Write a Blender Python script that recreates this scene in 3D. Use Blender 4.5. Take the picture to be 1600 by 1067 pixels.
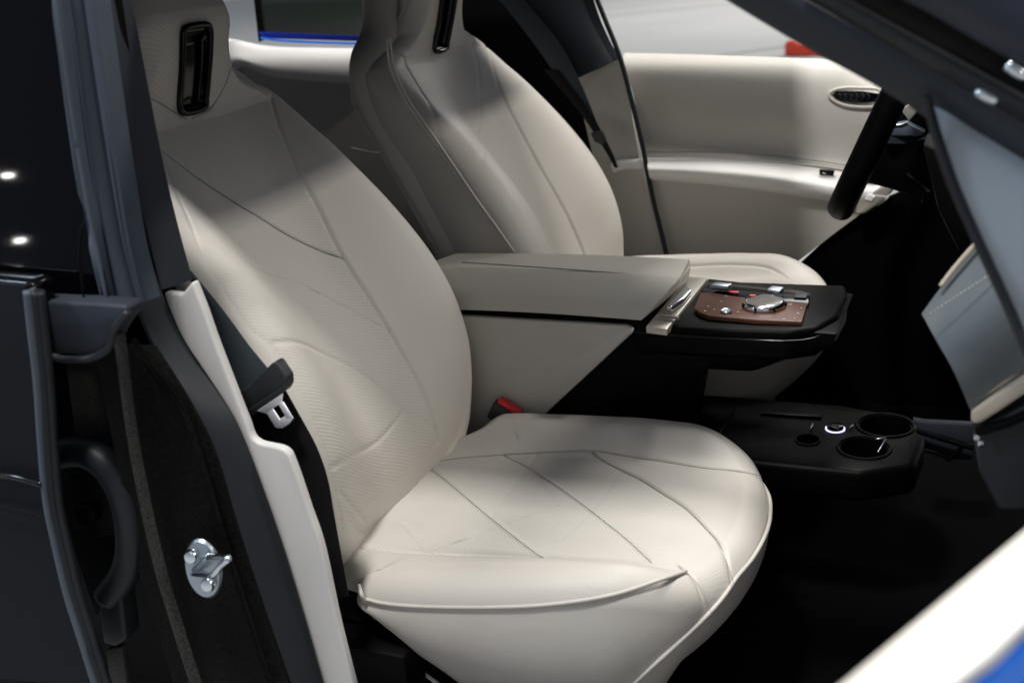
import bpy, math, random
import numpy as np
from mathutils import Vector
random.seed(4); rng = np.random.default_rng(4)
for o in list(bpy.data.objects): bpy.data.objects.remove(o)
SC = bpy.context.scene; C = SC.collection

# ------------------------------------------------------------------ camera, world, lamps, exposure
EYE = np.array([0.812, -1.665, 1.088]); YAW, PITCH, ROLL, FPX = 0.4441, 0.352, -0.1003, 1641.6
_cy, _sy, _cp, _sp = math.cos(YAW), math.sin(YAW), math.cos(PITCH), math.sin(PITCH)
_d = np.array([-_sy*_cp, _cy*_cp, -_sp]); _r = np.array([_cy, _sy, 0.]); _u = np.cross(_r, _d)
_c, _s = math.cos(ROLL), math.sin(ROLL)
AX = np.array([_c*_r+_s*_u, -_s*_r+_c*_u, _d])
cam = bpy.data.cameras.new('camera'); camo = bpy.data.objects.new('camera', cam); C.objects.link(camo)
cam.sensor_width = 36; cam.lens = FPX/1600*36; cam.clip_start = .02; cam.clip_end = 200
from mathutils import Matrix
camo.matrix_world = Matrix(((AX[0][0], AX[1][0], -AX[2][0], EYE[0]), (AX[0][1], AX[1][1], -AX[2][1], EYE[1]), (AX[0][2], AX[1][2], -AX[2][2], EYE[2]), (0, 0, 0, 1)))
cam.dof.use_dof = True; cam.dof.focus_distance = 1.62; cam.dof.aperture_fstop = 4.2
SC.camera = camo
W = bpy.data.worlds.new('World'); SC.world = W; W.use_nodes = True
W.node_tree.nodes['Background'].inputs[0].default_value = (.80, .86, 1, 1)
W.node_tree.nodes['Background'].inputs[1].default_value = .36
def area(name, loc, to, size, power, col=(1, .97, .92), size_y=None, spread=180):
    l = bpy.data.lights.new(name, 'AREA'); l.energy = power; l.color = col; l.size = size; l.spread = math.radians(spread)
    if size_y: l.shape = 'RECTANGLE'; l.size_y = size_y
    o = bpy.data.objects.new(name, l); C.objects.link(o); o.location = loc
    o.rotation_euler = (Vector(to)-Vector(loc)).to_track_quat('-Z', 'Y').to_euler(); return o
# hall ceiling lamps: one above the open door, one ahead of the windscreen, one beyond the far side
area('hall_lamp_near', (.08, -1.62, 3.75), (.3, -.5, .3), .34, 124, (1, .985, .96))
area('hall_lamp_front', (3.6, .45, 3.23), (0, 0, .6), .24, 70, (1, .95, .88))
area('hall_lamp_far', (.45, 1.7, 4.0), (.35, .7, .5), .9, 165)
area('hall_lamp_back', (4.0, 22, 10), (-4, 24, 0), 16, 4600)
area('hall_lamp_side', (-3.0, -2.6, 3.2), (-.1, -.8, .5), .5, 60, (.66, .82, 1))
SC.view_settings.view_transform = 'Standard'; SC.view_settings.look = 'None'
SC.view_settings.exposure = 0.0; SC.view_settings.gamma = 1

# ------------------------------------------------------------------ helpers
def on(axis, val, u, v):
    """point of the plane axis=val on the measured sight line (photo survey point)"""
    d = (np.array([(u-800)/FPX, -(v-533.5)/FPX, 1.])) @ AX
    i = 'xyz'.index(axis); t = (val-EYE[i])/d[i]; return EYE+t*d
def onn(axis, val, pts): return [on(axis, val, u, v) for u, v in pts]

def mat(name, col, rough=.5, metal=0., spec=.5, bump=0., bscale=300., coat=0., emit=None, var=0., vscale=20., sheen=0.):
    m = bpy.data.materials.new(name); m.use_nodes = True; nt = m.node_tree; b = nt.nodes['Principled BSDF']
    b.inputs['Base Color'].default_value = (*col, 1); b.inputs['Roughness'].default_value = rough
    b.inputs['Metallic'].default_value = metal; b.inputs['Specular IOR Level'].default_value = spec
    b.inputs['Coat Weight'].default_value = coat; b.inputs['Coat Roughness'].default_value = .05
    b.inputs['Sheen Weight'].default_value = sheen
    tc = nt.nodes.new('ShaderNodeTexCoord')
    if bump:
        n = nt.nodes.new('ShaderNodeTexNoise'); n.inputs['Scale'].default_value = bscale; n.inputs['Detail'].default_value = 3
        nt.links.new(tc.outputs['Object'], n.inputs['Vector'])
        bp = nt.nodes.new('ShaderNodeBump'); bp.inputs['Strength'].default_value = bump; bp.inputs['Distance'].default_value = .001
        nt.links.new(n.outputs['Fac'], bp.inputs['Height']); nt.links.new(bp.outputs['Normal'], b.inputs['Normal'])
    if var:
        n = nt.nodes.new('ShaderNodeTexNoise'); n.inputs['Scale'].default_value = vscale; n.inputs['Detail'].default_value = 5
        nt.links.new(tc.outputs['Object'], n.inputs['Vector'])
        mp = nt.nodes.new('ShaderNodeMapRange'); mp.inputs[1].default_value, mp.inputs[2].default_value = (.36, .64) if var > .4 else (0, 1); mp.inputs[3].default_value = 1-var; mp.inputs[4].default_value = 1+var
        nt.links.new(n.outputs['Fac'], mp.inputs[0])
        mx = nt.nodes.new('ShaderNodeVectorMath'); mx.operation = 'SCALE'; mx.inputs[0].default_value = col
        nt.links.new(mp.outputs[0], mx.inputs['Scale']); nt.links.new(mx.outputs[0], b.inputs['Base Color'])
        mr = nt.nodes.new('ShaderNodeMapRange'); mr.inputs[3].default_value = max(.02, rough-.08); mr.inputs[4].default_value = min(1, rough+.08)
        nt.links.new(n.outputs['Fac'], mr.inputs[0]); nt.links.new(mr.outputs[0], b.inputs['Roughness'])
    if emit: b.inputs['Emission Color'].default_value = (*emit[:3], 1); b.inputs['Emission Strength'].default_value = emit[3]
    return m
def soft(m, scale, dist):
    # slow swelling of the padding under the hide, chained before the grain
    nt = m.node_tree; b = nt.nodes['Principled BSDF']; prev = b.inputs['Normal'].links[0].from_node
    tc = nt.nodes.new('ShaderNodeTexCoord'); n = nt.nodes.new('ShaderNodeTexNoise'); n.inputs['Scale'].default_value = scale; n.inputs['Detail'].default_value = 2
    n.inputs['Distortion'].default_value = .6; nt.links.new(tc.outputs['Object'], n.inputs['Vector'])
    bp = nt.nodes.new('ShaderNodeBump'); bp.inputs['Strength'].default_value = .5; bp.inputs['Distance'].default_value = dist
    nt.links.new(n.outputs['Fac'], bp.inputs['Height']); nt.links.new(bp.outputs['Normal'], prev.inputs['Normal']); return m
def perforated(name, col):
    m = mat(name, col, .62, spec=.3, var=.03, vscale=14); nt = m.node_tree; b = nt.nodes['Principled BSDF']
    uv = nt.nodes.new('ShaderNodeUVMap')
    def wave(rot, per):
        mp = nt.nodes.new('ShaderNodeMapping'); mp.inputs['Rotation'].default_value = (0, 0, math.radians(rot))
        nt.links.new(uv.outputs[0], mp.inputs[0]); sx = nt.nodes.new('ShaderNodeSeparateXYZ'); nt.links.new(mp.outputs[0], sx.inputs[0])
        mu = nt.nodes.new('ShaderNodeMath'); mu.operation = 'MULTIPLY'; mu.inputs[1].default_value = 2*math.pi/per
        nt.links.new(sx.outputs['X'], mu.inputs[0]); s = nt.nodes.new('ShaderNodeMath'); s.operation = 'SINE'
        nt.links.new(mu.outputs[0], s.inputs[0]); return s
    a, c = wave(118, .0050), wave(28, .0044)
    mu = nt.nodes.new('ShaderNodeMath'); mu.operation = 'MULTIPLY_ADD'; mu.inputs[1].default_value = .55
    nt.links.new(c.outputs[0], mu.inputs[0]); nt.links.new(a.outputs[0], mu.inputs[2])
    bp = nt.nodes.new('ShaderNodeBump'); bp.inputs['Strength'].default_value = .2; bp.inputs['Distance'].default_value = .0004
    nt.links.new(mu.outputs[0], bp.inputs['Height']); nt.links.new(bp.outputs['Normal'], b.inputs['Normal'])
    src = b.inputs['Base Color'].links[0].from_socket
    mr = nt.nodes.new('ShaderNodeMapRange'); mr.inputs[1].default_value = -1.5; mr.inputs[2].default_value = -.2
    mr.inputs[3].default_value = .84; mr.inputs[4].default_value = 1
    nt.links.new(mu.outputs[0], mr.inputs[0]); mx = nt.nodes.new('ShaderNodeVectorMath'); mx.operation = 'SCALE'
    nt.links.new(src, mx.inputs[0]); nt.links.new(mr.outputs[0], mx.inputs['Scale']); nt.links.new(mx.outputs[0], b.inputs['Base Color'])
    return m
CREAM = (.52, .488, .442)
M = dict(
 leather=mat('cream_leather', CREAM, .5, spec=.35, bump=.35, bscale=420, var=.035, vscale=9),
 perf=perforated('perforated_cream_leather', (.53, .50, .455)),
 lid=mat('greige_armrest_leather', (.44, .415, .37), .5, spec=.3, bump=.3, bscale=420, var=.035, vscale=9),  # greige, and darkened to stand for the dimmer light on the console
 trim=mat('cream_soft_trim', (.50, .475, .43), .55, spec=.3, bump=.25, bscale=500, var=.03, vscale=12),
 pipe=mat('cream_piping', (.52, .49, .445), .5, spec=.3),
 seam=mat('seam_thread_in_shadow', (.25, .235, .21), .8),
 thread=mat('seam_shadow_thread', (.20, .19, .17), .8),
 pillarcream=mat('cream_moulded_pillar_plastic', (.60, .585, .56), .5, spec=.35, bump=.3, bscale=600, var=.02),
 darktop=mat('smoky_taupe_glass_top', (.10, .09, .075), .22, spec=.5),
 white=mat('bright_cream_trim', (.80, .78, .75), .5, spec=.3, var=.02),
 navy=mat('dark_navy_pillar_trim', (.016, .020, .029), .6, spec=.4, bump=.3, bscale=600, var=.1),
 rubber=mat('blue_grey_rubber_seal', (.060, .076, .100), .5, spec=.45, bump=.1, bscale=200, var=.12, vscale=30),
 rubber_dark=mat('black_rubber_seal', (.012, .014, .018), .5, spec=.35, var=.15),
 black=mat('black_plastic', (.0016, .0016, .0018), .5, spec=.08, bump=.3, bscale=500, var=.2),
 softblack=mat('satin_black_console_plastic', (.0013, .0013, .0015), .45, spec=.06, bump=.2, bscale=700, var=.15),
 gloss=mat('piano_black', (.003, .003, .004), .12, spec=.3),
 carpet=mat('black_carpet', (.0014, .0014, .0014), .95, spec=.05, bump=1, bscale=900),
 paint=mat('dark_metallic_paint', (.006, .0062, .009), .6, spec=.12, coat=.0, bump=.25, bscale=900, var=.3, vscale=220),
 paintblue=mat('blue_black_clear_coated_paint', (.016, .020, .036), .5, spec=.35, coat=.0, var=.1),
 shut=mat('grainy_brown_black_shut_face', (.0038, .0033, .0028), .6, spec=.12, bump=1.0, bscale=260, var=.8, vscale=240),
 primer=mat('grey_speckled_body_primer', (.026, .0245, .022), .6, spec=.3, bump=1.0, bscale=380, var=.7, vscale=380),
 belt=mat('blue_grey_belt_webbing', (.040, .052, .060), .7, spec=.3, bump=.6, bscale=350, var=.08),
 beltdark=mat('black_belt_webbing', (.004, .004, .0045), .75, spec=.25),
 sheath=mat('grey_belt_tongue_cover', (.022, .025, .027), .5, spec=.3, var=.1),
 chrome=mat('bright_plated_steel', (.75, .80, .85), .18, metal=1),
 steel=mat('zinc_plated_steel', (.42, .47, .52), .36, metal=1, var=.1),
 tongue=mat('satin_steel_tongue', (.86, .87, .93), .45, metal=.6),
 red=mat('red_plastic', (.72, .03, .04), .35),
 orange=mat('orange_red_cloth', (.80, .07, .03), .7),
 glassblack=mat('blackened_privacy_glass', (.001, .001, .002), .03, spec=.10),
 greenglass=mat('dark_green_tinted_glass', (.010, .014, .009), .08, spec=.6),
 bluefilm=mat('blue_protective_film', (.004, .22, 1.0), .45),
 bluedark=mat('deep_blue_film', (.004, .02, .35), .3),
 wood=mat('reddish_brown_open_pore_wood', (.070, .026, .014), .4, spec=.3, var=.35, vscale=60),
 champagne=mat('satin_champagne_metal', (.48, .45, .40), .38, metal=.65),
 dashgrey=mat('blue_grey_soft_touch_dash_skin', (.105, .12, .13), .5, spec=.5, bump=.35, bscale=400, var=.06, vscale=10),
 dashend=mat('pale_blue_grey_dash_end_panel', (.36, .41, .46), .45, spec=.45, var=.08, vscale=8),
 taupe=mat('taupe_dash_strip', (.46, .39, .31), .55),
 floor=mat('pale_grey_hall_floor', (.42, .42, .41), .6, spec=.2, var=.12, vscale=.35),
 seamfloor=mat('dark_floor_joint', (.22, .22, .22), .8),
 icon=mat('pale_printed_icon', (.40, .37, .33), .5),
 ring=mat('lit_violet_start_ring', (.3, .3, .5), .3, emit=(.65, .6, 1, 1.6)),
 reddot=mat('lit_red_indicator', (.6, .05, .02), .3, emit=(1, .12, .04, .8)),
 lamp=mat('lit_spotlight_lens', (1, 1, 1), .5, emit=(1, .97, .93, 260)),
 buckgrey=mat('dark_buckle_plastic', (.02, .02, .022), .45),
)
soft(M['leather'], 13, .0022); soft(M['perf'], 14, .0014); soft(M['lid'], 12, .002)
def link(name, me, m, parent=None, smooth=True):
    me.materials.append(M[m]); o = bpy.data.objects.new(name, me); C.objects.link(o)
    if smooth: me.shade_smooth()
    if parent is not None: o.parent = parent
    return o
def mesh(name, v, f, m, parent=None, smooth=True, uv=None):
    me = bpy.data.meshes.new(name); me.from_pydata([tuple(map(float, p)) for p in v], [], [tuple(int(i) for i in q) for q in f]); me.update()
    if uv is not None:
        l = me.uv_layers.new(name='UVMap'); idx = np.zeros(len(me.loops), dtype=np.int32); me.loops.foreach_get('vertex_index', idx)
        l.data.foreach_set('uv', np.asarray(uv, dtype=np.float32)[idx].ravel())
    return link(name, me, m, parent, smooth)
def thing(name, label, cat, loc=(0, 0, 0), group=None):
    o = bpy.data.objects.new(name, None); C.objects.link(o); o.empty_display_size = .05
    o['label'] = label; o['category'] = cat
    if group: o['group'] = group
    return o
def tag(o, label, cat, group=None):
    o['label'] = label; o['category'] = cat
    if group: o['group'] = group
    return o
def cr(P, n, closed=False):
    """dense Catmull-Rom through control points, n steps per span"""
    P = np.asarray(P, float); N = len(P)
    if N == 2 and not closed: return np.array([P[0]+(P[1]-P[0])*t for t in np.linspace(0, 1, n+1)])
    out = []; spans = N if closed else N-1
    for i in range(spans):
        if closed: a, b, c, d = P[(i-1) % N], P[i], P[(i+1) % N], P[(i+2) % N]
        else:
            b, c = P[i], P[i+1]; a = P[i-1] if i > 0 else 2*b-c; d = P[i+2] if i+2 < N else 2*c-b
        for k in range(n):
            t = k/n; out.append(.5*((2*b)+(c-a)*t+(2*a-5*b+4*c-d)*t*t+(3*b-a-3*c+d)*t**3))
    if not closed: out.append(P[-1])
    return np.array(out)
def resamp(P, n, closed=False):
    P = np.asarray(P, float); Q = np.vstack([P, P[:1]]) if closed else P
    L = np.r_[0, np.cumsum(np.linalg.norm(np.diff(Q, axis=0), axis=1))]
    t = np.linspace(0, L[-1], n, endpoint=not closed)
    return np.stack([np.interp(t, L, Q[:, i]) for i in range(Q.shape[1])], 1)
def sheet(name, rows, m, parent=None, thick=.004, nu=6, nv=5, lin=False):
    """smooth skin through a grid of control points, given real thickness away from the viewer side"""
    R = [np.asarray(r, float) for r in rows]
    if lin: R = [resamp(r, 2) if len(r) == 2 else r for r in R]
    R = np.array([cr(r, nu) for r in R]); G = np.array([cr(R[:, j], nv) for j in range(R.shape[1])]).transpose(1, 0, 2)
    h, w = G.shape[:2]
    du = np.gradient(G, axis=1); dv = np.gradient(G, axis=0); n = np.cross(du, dv)
    n /= np.linalg.norm(n, axis=2, keepdims=True)+1e-12
    cen = G[h//2, w//2]
    if np.dot(n[h//2, w//2], EYE-cen) < 0: n = -n; flip = True
    else: flip = False
    B = G-n*thick; V = np.vstack([G.reshape(-1, 3), B.reshape(-1, 3)]); o = h*w; F = []
    for i in range(h-1):
        for j in range(w-1):
            a, b, c, d = i*w+j, i*w+j+1, (i+1)*w+j+1, (i+1)*w+j
            F.append((a, b, c, d)); F.append((o+d, o+c, o+b, o+a))
    bd = [j for j in range(w)]+[i*w+w-1 for i in range(1, h)]+[(h-1)*w+j for j in range(w-2, -1, -1)]+[i*w for i in range(h-2, 0, -1)]
    for k in range(len(bd)):
        a, b = bd[k], bd[(k+1) % len(bd)]; F.append((b, a, o+a, o+b))
    if flip: F = [q[::-1] for q in F]
    ob = mesh(name, V, F, m, parent)
    ob.data.set_sharp_from_angle(angle=math.radians(50)); return ob
def strip(name, L, Rr, m, parent=None, camber=.0, thick=.006, nu=8, cols=7, axis=(0, -1, 0), n=24):
    """long pillar strip between two edge lines (3-D), bulging by camber"""
    L = resamp(cr(L, 8), n); Rr = resamp(cr(Rr, 8), n); rows = []
    for a, b in zip(L, Rr):
        rows.append([a+(b-a)*t+np.array(axis)*camber*math.sin(math.pi*t)**.8 for t in np.linspace(0, 1, cols)])
    return sheet(name, rows, m, parent, thick, nu=2, nv=2)
def tube(name, pts, r, m, parent=None, n=8, seg=10, closed=False, flat=1., taper=None):
    P = cr(pts, seg, closed); N = len(P); V = []; F = []
    T = np.gradient(P, axis=0) if not closed else np.roll(P, -1, 0)-np.roll(P, 1, 0)
    T /= np.linalg.norm(T, axis=1, keepdims=True)+1e-12
    up = np.array([0, 0, 1.]) if abs(T[0][2]) < .9 else np.array([1., 0, 0]); a = np.cross(T[0], up); a /= np.linalg.norm(a)
    for i in range(N):
        a = a-T[i]*np.dot(a, T[i]); a /= np.linalg.norm(a); b = np.cross(T[i], a); rr = r*(taper(i/(N-1)) if taper else 1)
        for k in range(n):
            th = 2*math.pi*k/n; V.append(P[i]+a*math.cos(th)*rr+b*math.sin(th)*rr*flat)
    for i in range(N if closed else N-1):
        for k in range(n):
            j = (i+1) % N; F.append((i*n+k, i*n+(k+1) % n, j*n+(k+1) % n, j*n+k))
    if not closed: F.append(tuple(range(n))[::-1]); F.append(tuple((N-1)*n+k for k in range(n)))
    return mesh(name, V, F, m, parent)
import bmesh
def prism(name, poly, ext, m, parent=None, bev=.002, seg=2, smooth=True):
    """polygon (3-D points) extruded by a vector, edges rounded"""
    bm = bmesh.new(); e = Vector(ext)
    a = [bm.verts.new(Vector(p)) for p in poly]; b = [bm.verts.new(Vector(p)+e) for p in poly]; n = len(a)
    bm.faces.new(a); bm.faces.new(b[::-1])
    for i in range(n): bm.faces.new((a[i], b[i], b[(i+1) % n], a[(i+1) % n]))
    bmesh.ops.recalc_face_normals(bm, faces=bm.faces)
    if bev: bmesh.ops.bevel(bm, geom=list(bm.edges), offset=bev, segments=seg, affect='EDGES', profile=.5, clamp_overlap=True)
    me = bpy.data.meshes.new(name); bm.to_mesh(me); bm.free(); ob = link(name, me, m, parent, smooth)
    me.set_sharp_from_angle(angle=math.radians(40)); return ob
def box(name, lo, hi, m, parent=None, bev=.003):
    x0, y0, z0 = lo; x1, y1, z1 = hi
    return prism(name, [(x0, y0, z0), (x1, y0, z0), (x1, y1, z0), (x0, y1, z0)], (0, 0, z1-z0), m, parent, bev)
def lathe(name, o, ax, prof, m, parent=None, n=40, sx=1., sy=1., caps=True):
    """profile [(radius, height)] turned about an axis through o"""
    ax = np.array(ax, float); ax /= np.linalg.norm(ax); t = np.array([1., 0, 0]) if abs(ax[0]) < .8 else np.array([0, 1., 0])
    a = np.cross(ax, t); a /= np.linalg.norm(a); b = np.cross(ax, a); V = []; F = []
    for r, h in prof:
        for k in range(n):
            th = 2*math.pi*k/n; V.append(np.array(o)+a*r*sx*math.cos(th)+b*r*sy*math.sin(th)+ax*h)
    for i in range(len(prof)-1):
        for k in range(n): F.append((i*n+k, i*n+(k+1) % n, (i+1)*n+(k+1) % n, (i+1)*n+k))
    if caps: F.append(tuple(range(n))[::-1]); F.append(tuple((len(prof)-1)*n+k for k in range(n)))
    ob = mesh(name, V, F, m, parent); ob.data.set_sharp_from_angle(angle=math.radians(45)); return ob

# ------------------------------------------------------------------ upholstery: a stuffed body over an outline, with sewn seams pressed into it
def seg_dist(P, poly):
    d = np.full(len(P), 1e9)
    for a, b in zip(poly[:-1], poly[1:]):
        ab = b-a; t = np.clip(((P-a)@ab)/(ab@ab+1e-12), 0, 1); d = np.minimum(d, np.linalg.norm(P-(a+t[:, None]*ab), axis=1))
    return d
def pillow(frame, outline, cen, hf, r, base, grooves, nA, nR, nS, bulge=.0, tail=None, ftail=0.):
    """frame=(o,ex,ey,en). Returns verts, quads, uv, ring index of the last top ring"""
    o, ex, ey, en = [np.asarray(q, float) for q in frame]
    O = resamp(cr(outline, 30, True), nA, True)
    T = np.roll(O, -3, 0)-np.roll(O, 3, 0); T /= np.linalg.norm(T, axis=1, keepdims=True); N = np.stack([T[:, 1], -T[:, 0]], 1)
    if np.sum(N*(O-np.array(cen))) < 0: N = -N
    I = O-N*r; cen = np.array(cen); P2 = []; H = []
    rho = np.linspace(.004, 1, nR)
    for k in rho: P2.append(cen+k*(I-cen)); H.append(None)
    P2 = np.array(P2); flat = P2.reshape(-1, 2); hh = hf(flat[:, 0], flat[:, 1]).reshape(nR, nA); hI = hh[-1]
    rimP, rimH = [], []
    for q in range(1, nS+1):
        th = math.pi/2*q/nS; rimP.append(I+N*r*math.sin(th)); rimH.append(hI-r*(1-math.cos(th)))
    P2 = np.concatenate([P2, rimP]); hh = np.concatenate([hh, rimH])
    # press seams
    flat = P2.reshape(-1, 2); H = hh.reshape(-1).copy()
    for poly, depth, w in grooves:
        poly = np.asarray(poly, float); lo = poly.min(0)-4*w; hi = poly.max(0)+4*w
        sel = np.where((flat > lo).all(1) & (flat < hi).all(1))[0]
        if len(sel): d = seg_dist(flat[sel], poly); H[sel] -= depth*np.exp(-(d/w)**2)
    hh = H.reshape(hh.shape)
    sideP, sideH = [], []; b = base(O[:, 0], O[:, 1]) if callable(base) else np.full(nA, base); h0 = hI-r
    K = 14
    for q in range(1, K+1):
        t = q/K; off = bulge*math.sin(math.pi*t)-((tail or 0)+ftail*np.maximum(0, N[:, 0])**2)*t**1.5; sideP.append(O+N*np.reshape(off, (-1, 1))); sideH.append(h0+(b-h0)*t)
    P2 = np.concatenate([P2, sideP]); hh = np.concatenate([hh, sideH])
    # close the far face
    last = P2[-1]; bl = float(np.min(b))
    for t in (.93, .6, .01):
        P2 = np.concatenate([P2, [cen+(last-cen)*t]]); hh = np.concatenate([hh, [b*t*t+(bl-.004)*(1-t*t)]])
    n = P2.shape[0]; fl = P2.reshape(-1, 2); V = o+fl[:, :1]*ex+fl[:, 1:]*ey+hh.reshape(-1, 1)*en
    i, j = np.meshgrid(np.arange(n-1), np.arange(nA), indexing='ij'); jj = (j+1) % nA
    F = np.stack([i*nA+j, i*nA+jj, (i+1)*nA+jj, (i+1)*nA+j], -1).reshape(-1, 4)
    a, bb, c = V[F[5, 0]], V[F[5, 1]], V[F[5, 2]]
    if np.dot(np.cross(bb-a, c-a), en) < 0: F = F[:, ::-1]
    caps = [np.arange(nA), (n-1)*nA+np.arange(nA)]
    return V, F, fl, caps
def fastmesh(name, V, F, uv, m, parent):
    use = np.unique(F); mp = np.full(len(V), -1); mp[use] = np.arange(len(use)); V = V[use]; F = mp[F]; uv = uv[use]
    me = bpy.data.meshes.new(name); me.vertices.add(len(V)); me.vertices.foreach_set('co', V.astype(np.float32).ravel())
    me.loops.add(len(F)*4); me.loops.foreach_set('vertex_index', F.astype(np.int32).ravel())
    me.polygons.add(len(F)); me.polygons.foreach_set('loop_start', np.arange(0, len(F)*4, 4, dtype=np.int32))
    me.update(calc_edges=True); me.validate()
    l = me.uv_layers.new(name='UVMap'); l.data.foreach_set('uv', uv[F.ravel()].astype(np.float32).ravel())
    return link(name, me, m, parent)
def inside(P, poly):
    poly = np.asarray(poly); x, y = P[:, 0], P[:, 1]; c = np.zeros(len(P), bool); j = len(poly)-1
    for i in range(len(poly)):
        a, b = poly[i], poly[j]
        hit = ((a[1] > y) != (b[1] > y)) & (x < (b[0]-a[0])*(y-a[1])/(b[1]-a[1]+1e-12)+a[0]); c ^= hit; j = i
    return c
def split(names, mats, V, F, uv, region, parent, normals_ok=None):
    cen = uv[F].mean(1); k = inside(cen, region)
    if normals_ok is not None: k &= normals_ok[F].all(1)
    a = fastmesh(names[0], V, F[~k], uv, mats[0], parent); b = fastmesh(names[1], V, F[k], uv, mats[1], parent); return a, b
def sm(x): x = np.clip(x, 0, 1); return x*x*(3-2*x)

TH = math.atan2(.33, .59)
BUP = np.array([-math.sin(TH), 0, math.cos(TH)]); BN = np.array([math.cos(TH), 0, math.sin(TH)]); YY = np.array([0, 1., 0])
T_ = [-.04, .0, .05, .1, .2, .3, .45, .6, .69, .72, .75, .79, .9, 1.0, 1.1]
N_ = [-.10, -.07, -.038, -.015, .010, .016, .004, -.012, -.016, .018, .052, .090, .104, .088, .06]
def smi(x, X, Y, w): return sum(np.interp(x+dx, X, Y) for dx in np.linspace(-w, w, 7))/7
def back_h(s, t):
    n0 = np.interp(t, T_, N_)
    for dt in (-.012, .012): n0 = n0+np.interp(t+dt, T_, N_)
    n0 = n0/3; k = sm((t-.55)/.1); n0 = n0*k+smi(t, T_, N_, .05)*(1-k)
    B = smi(t, [-.02, .05, .1, .2, .35, .5, .6, .68], [.0, .012, .030, .052, .060, .048, .028, 0.], .06)
    x = sm((np.abs(s)-.05)/.155); hollow = -.006*np.exp(-(s/.09)**2)*sm((t-.1)/.1)*sm((.62-t)/.1)
    head = -.10*np.clip(np.abs(s)-.04, 0, 1)**1.5*sm((t-.7)/.06)
    rec = .014*sm((.031-np.abs(s))/.007)*sm((t-.696)/.009)*sm((.777-t)/.009)
    return n0+B*x+hollow+head-rec
HALF = [(0, .985), (.05, .98), (.088, .955), (.104, .90), (.107, .84), (.109, .80), (.113, .772), (.134, .750), (.182, .733), (.230, .703), (.247, .650), (.251, .58), (.251, .5), (.256, .42), (.260, .33), (.261, .24), (.258, .16), (.247, .09), (.222, .03), (.17, -.015), (.09, -.03), (0, -.032)]
BACK_OUT = HALF+[(-s, t) for s, t in HALF[-2:0:-1]]
FWD = .035
def seat_st(y0, u, v):
    """survey: where a sight line meets the backrest surface -> (s, t)"""
    d = (np.array([(u-800)/FPX, -(v-533.5)/FPX, 1.])) @ AX; n = 0.; O = np.array([.05+(FWD if y0 > 0 else 0), y0, .31])
    for _ in range(12):
        o = O+BN*n; k = ((o-EYE)@BN)/(d@BN); q = EYE+k*d-o; s, t = q[1], q@BUP; n = .5*n+.5*float(back_h(np.array([np.clip(s, -.25, .25)]), np.array([t]))[0])
    return (s, t)
def seat_xy(y0, u, v, dz=0):
    z = .31
    for _ in range(10):
        p = on('z', z+dz, u, v); z = .5*z+.5*float(cush_h(np.array([p[0]]), np.array([np.clip(p[1]-y0, -.25, .25)]))[0])
    return (p[0], p[1]-y0)
def cush_h(x, y):
    z = smi(x, [-.1, 0, .1, .3, .42, .50, .56, .6], [.285, .298, .300, .313, .325, .322, .302, .28], .03)
    B = np.where(y > 0, smi(x, [-.08, 0., .1, .3, .44, .53], [.024, .032, .038, .036, .028, 0.], .05), smi(x, [-.08, 0., .1, .3, .44, .53], [-.008, -.006, .008, .028, .032, 0.], .03))
    return z+B*sm((np.abs(y)-.14)/.07)-.005*np.exp(-(y/.1)**2)+.0006*np.sin(x*43+y*31)*np.sin(y*57-x*17)
BX, BZ = [-.05, .04, .065, .085, .12, .165, .25, .35, .45], [.20, .243, .226, .196, .150, .122, .10, .095, .095]
CHALF = [(.556, 0), (.551, .075), (.534, .145), (.500, .205), (.440, .240), (.36, .257), (.26, .264), (.14, .264), (.075, .262), (.045, .252), (.025, .222), (-.02, .20), (-.07, .17), (-.085, .1), (-.087, 0)]
CUSH_OUT = CHALF+[(x, -y) for x, y in CHALF[-2:0:-1]]

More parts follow.
